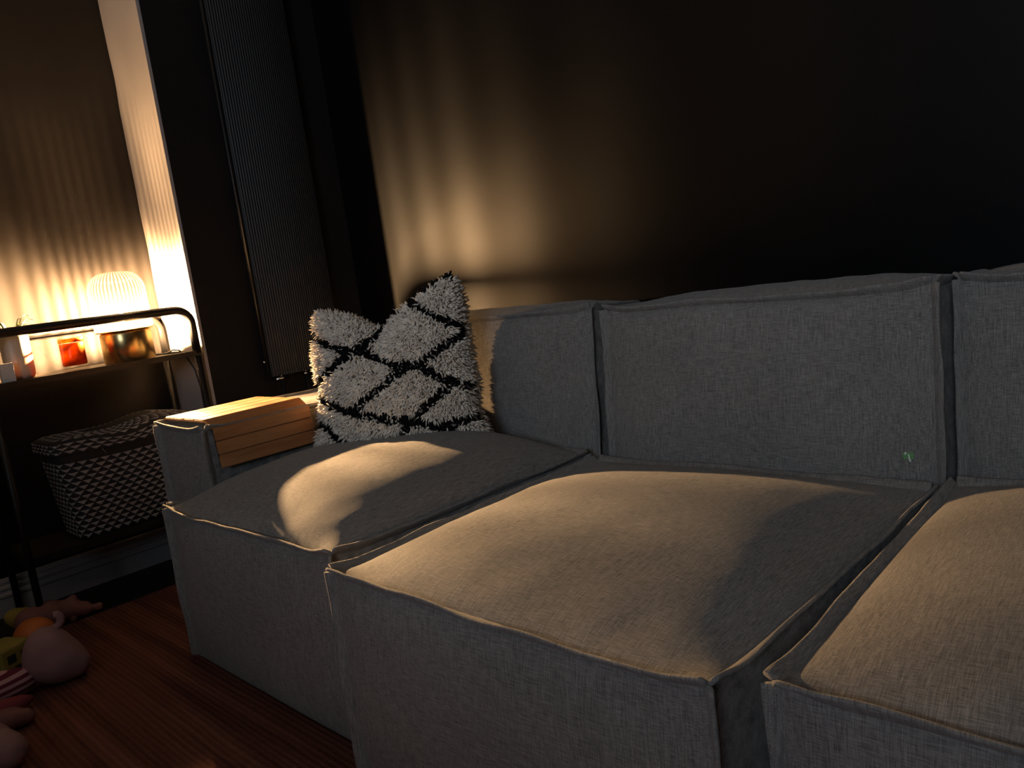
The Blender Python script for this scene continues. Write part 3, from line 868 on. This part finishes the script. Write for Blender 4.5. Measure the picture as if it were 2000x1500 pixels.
for (yy_, y2) in ((-0.115, -0.085), (0.115, 0.125)):
    pts = []
    for f in (0, 0.25, 0.5, 0.75, 1.0):
        y = yy_ + (y2 - yy_) * f
        z = 0.338 - 0.062 * f
        pts.append((0.1285 - 0.010 * f, y, z))
    tube('stitch', pts, 0.0013, PALEWEAVE, bk, 6)

# ------------------------------------------------------------------ tall black radiator on the pier
ra = empty('wall_radiator', (XP, 1.66, 0.655), 'tall black fluted radiator on the black pier behind the sofa', 'radiator')
RY0, RY1, RZ0, RZ1 = 1.500, 1.840, 0.672, 2.30
vs, fs = [], []
NF = 34
prof = []
for i in range(NF * 6 + 1):
    f = i / (NF * 6)
    y = RY0 + (RY1 - RY0) * f
    bow = 0.020 * (1 - (2 * f - 1) ** 2)
    edge = 0.006 * (max(0, 1 - f / 0.02) + max(0, 1 - (1 - f) / 0.02))
    x = XP + 0.047 + bow - edge + 0.0022 * abs(math.sin(math.pi * NF * f))
    prof.append((x, y))
prof += [(XP + 0.02, RY1), (XP + 0.02, RY0)]
for z in (RZ0, RZ1):
    for (x, y) in prof: vs.append(Vector((x, y, z)) - ra.location)
n = len(prof)
for k in range(n): fs.append((k, (k + 1) % n, (k + 1) % n + n, k + n))
fs += [tuple(range(n))[::-1], tuple(range(n, 2 * n))]
mesh_obj('fluted_panel', vs, fs, RAD_BLACK, ra, False)
tube('side_pipe', [Vector((XP + 0.048, RY0 - 0.010, 0.66)) - ra.location, Vector((XP + 0.048, RY0 - 0.010, 2.32)) - ra.location], 0.007, RAD_BLACK, ra, 12)
tube('knob', [Vector((XP + 0.046, RY0 - 0.022, 0.735)) - ra.location, Vector((XP + 0.060, RY0 - 0.022, 0.735)) - ra.location], 0.006, CHROME, ra, 10)
for y in (RY0 + 0.06, RY1 - 0.06):
    box('wall_bracket', Vector((XP, y - 0.02, 1.2)) - ra.location, Vector((XP + 0.03, y + 0.02, 1.26)) - ra.location, RAD_BLACK, ra)
for (y, l) in ((RY0 + 0.045, 0.055), (RY0 + 0.155, 0.02), (RY0 + 0.235, 0.02)):
    v_ = tube('valve', [Vector((XP + 0.045, y - l / 2, 0.658)) - ra.location, Vector((XP + 0.045, y + l / 2, 0.662)) - ra.location], [0.009, 0.009], CHROME, ra, 14)
    tube('valve_stem', [Vector((XP + 0.045, y, 0.662)) - ra.location, Vector((XP + 0.045, y, RZ0 + 0.004)) - ra.location], 0.005, CHROME, v_, 10)
    tube('feed_pipe', [Vector((XP + 0.045, y, 0.655)) - ra.location, Vector((XP + 0.045, y, 0.05)) - ra.location], 0.007, RAD_BLACK, v_, 10)

# ------------------------------------------------------------------ soft toys on the floor
def plush(name, label, cat, spheres, mat, res=0.011, base=None):
    """one continuous soft body blended from balls (metaball), parented under an Empty"""
    mb = bpy.data.metaballs.new('mb'); mb.resolution = res; mb.threshold = 0.55
    for (c, r) in spheres:
        e = mb.elements.new(); e.co = c; e.radius = r * 1.45
    mo = bpy.data.objects.new('mb', mb); col.objects.link(mo)
    dg = bpy.context.evaluated_depsgraph_get(); dg.update()
    me = bpy.data.meshes.new_from_object(mo.evaluated_get(dg))
    bpy.data.objects.remove(mo); bpy.data.metaballs.remove(mb)
    lowz = min(v.co.z for v in me.vertices)
    me.transform(Matrix.Translation((0, 0, -lowz)))
    me.materials.clear(); me.materials.append(mat)
    me.polygons.foreach_set('use_smooth', [True] * len(me.polygons))
    return me
FLOORZ = 0.0125
PINK = simple('pink_plush', (0.38, 0.225, 0.22), 0.95, 0, 0.1, bump=0.5, bscale=500)
ORANGE = simple('orange_rubber', (0.62, 0.17, 0.035), 0.5)
YELLOW = simple('yellow_plush', (0.34, 0.28, 0.06), 0.9)
DARKP = simple('dark_print', (0.03, 0.035, 0.03), 0.9)
ROSE = simple('dusty_rose_plush', (0.27, 0.13, 0.115), 0.95, 0, 0.1, bump=0.5, bscale=500)
t = NT('red_pink_stripes')
sep = t.node('ShaderNodeSeparateXYZ'); t.link(t.coords(kind='Generated'), sep.inputs[0])
st = t.math('SINE', t.math('MULTIPLY', sep.outputs['Z'], 34.0))
t.link(t.ramp(t.math('ADD', t.math('MULTIPLY', st, 0.5), 0.5), [(0.42, (0.16, 0.02, 0.04)), (0.58, (0.62, 0.36, 0.38))]), t.bsdf.inputs['Base Color'])
t.setv(Roughness=0.95)
STRIPE = t.m
def thing_mesh(name, me, loc, label, cat, group=None, partname='body'):
    e = empty(name, loc, label, cat, group)
    o = bpy.data.objects.new(partname, me); col.objects.link(o); o.parent = e
    return e, o
GT = 'toys on the rug by the console leg'
p = at(98, 1285, 2, 0.085)
me = plush('pig', '', '', [((0, 0, 0.08), 0.078), ((0.015, 0.03, 0.06), 0.055), ((0.03, 0.055, 0.045), 0.035), ((0, 0, 0.12), 0.05)], PINK)
pg, b_ = thing_mesh('plush_toy', me, (p.x, p.y, FLOORZ), 'round pale pink plush toy with a curled stalk on top', 'soft toy', GT)
loop = []
for k in range(11):
    a = R(-150 + 30 * k)
    loop.append(Vector((0.006, 0.028 + 0.016 * math.cos(a), 0.170 + 0.018 * math.sin(a))))
tube('stalk', [Vector((0, 0.012, 0.128)), Vector((0.002, 0.016, 0.145))] + loop[2:9], [0.016, 0.011, 0.010, 0.010, 0.011, 0.011, 0.011, 0.010, 0.008], PINK, pg, 10)
p = at(70, 1247, 2, 0.07)
bl = empty('toy_ball', (p.x, p.y, FLOORZ), 'plain orange toy ball behind the pink plush toy', 'ball', GT)
lathe('shell', [(0.060 * math.sin(math.pi * k / 18), 0.060 - 0.060 * math.cos(math.pi * k / 18)) for k in range(19)], ORANGE, bl, 32)
lathe('seam', [(0.0600, 0.0585), (0.0606, 0.0592), (0.0606, 0.0608), (0.0600, 0.0615)], ORANGE, bl, 32)
p = at(12, 1292, 2, 0.06)
yb = empty('toy_block', (p.x, p.y, FLOORZ), 'yellow soft toy block with dark patches beside the orange ball', 'soft toy', GT, R(28))
box('block', (-0.05, -0.05, 0), (0.05, 0.05, 0.10), YELLOW, yb, 0.012, 3)
for (y, z) in ((-0.020, 0.066), (0.022, 0.064), (-0.004, 0.030)):
    box('patch', (0.0495, y - 0.013, z - 0.012), (0.0512, y + 0.013, z + 0.012), DARKP, yb)
    box('patch', (y - 0.013, -0.0512, z - 0.012), (y + 0.013, -0.0495, z + 0.012), DARKP, yb)
p = at(52, 1212, 2, 0.05)
me = plush('olive', '', '', [((0, 0, 0.05), 0.045), ((0.0, 0.05, 0.04), 0.03), ((0, -0.03, 0.07), 0.03)], simple('mustard_plush', (0.40, 0.30, 0.06), 0.95))
mu, b_ = thing_mesh('plush_toy', me, (p.x - 0.02, p.y, FLOORZ), 'mustard yellow plush half hidden behind the console leg', 'soft toy', GT)
p = at(118, 1196, 2, 0.05)
me = plush('rose', '', '', [((0, -0.09, 0.05), 0.05), ((0.0, -0.03, 0.052), 0.052), ((0.0, 0.03, 0.045), 0.04), ((0.01, 0.07, 0.03), 0.028), ((0.015, 0.11, 0.022), 0.018), ((0, 0.045, 0.075), 0.014)], ROSE)
ro, b_ = thing_mesh('plush_toy', me, (p.x, p.y, FLOORZ), 'dusty rose plush animal with pointed snout lying by the skirting', 'soft toy', GT)
for dx in (-0.016, 0.02):
    lathe('ear', [(0.0, 0.0), (0.012, 0.002), (0.010, 0.016), (0.003, 0.026), (0, 0.027)], ROSE, ro, 12, (dx, 0.028))
a, b = at(-45, 1372, 2, 0.05), at(72, 1322, 2, 0.05)
sl = empty('striped_toy', ((a.x + b.x) / 2, (a.y + b.y) / 2, FLOORZ), 'red and pink striped stuffed toy leg in front of plush', 'soft toy', GT)
o0 = sl.location
pts = [(a.lerp(b, k / 10) - Vector((o0.x, o0.y, 0.0))) for k in range(11)]
for q in pts: q.z = 0.046
tube('leg', pts, [0.046, 0.048, 0.048, 0.047, 0.045, 0.043, 0.040, 0.037, 0.033, 0.026, 0.012], STRIPE, sl, 20)
a, b = at(-10, 1398, 2, 0.03), at(66, 1366, 2, 0.03)
pts = [(a.lerp(b, k / 6) - Vector((o0.x, o0.y, 0.0))) for k in range(7)]
for q in pts: q.z = 0.024
tube('arm', pts, [0.022, 0.024, 0.024, 0.022, 0.019, 0.014, 0.006], simple('dark_red_knit', (0.26, 0.05, 0.06), 0.95), sl, 14)
p = at(18, 1405, 2, 0.03)
me = plush('paw', '', '', [((0, -0.03, 0.03), 0.034), ((0.0, 0.0, 0.03), 0.032), ((0.01, 0.03, 0.024), 0.022)], ROSE)
pw, b_ = thing_mesh('plush_toy', me, (p.x + 0.03, p.y, FLOORZ), 'small dusty pink plush paw below the striped leg', 'soft toy', GT)
p = at(-12, 1470, 2, 0.05)
me = plush('pale', '', '', [((0, 0, 0.05), 0.055), ((0.04, 0.02, 0.045), 0.045), ((-0.05, 0, 0.05), 0.05)], PINK)
pp, b_ = thing_mesh('plush_toy', me, (p.x, p.y, FLOORZ), 'pale pink plush cut off at the bottom left corner', 'soft toy', GT)
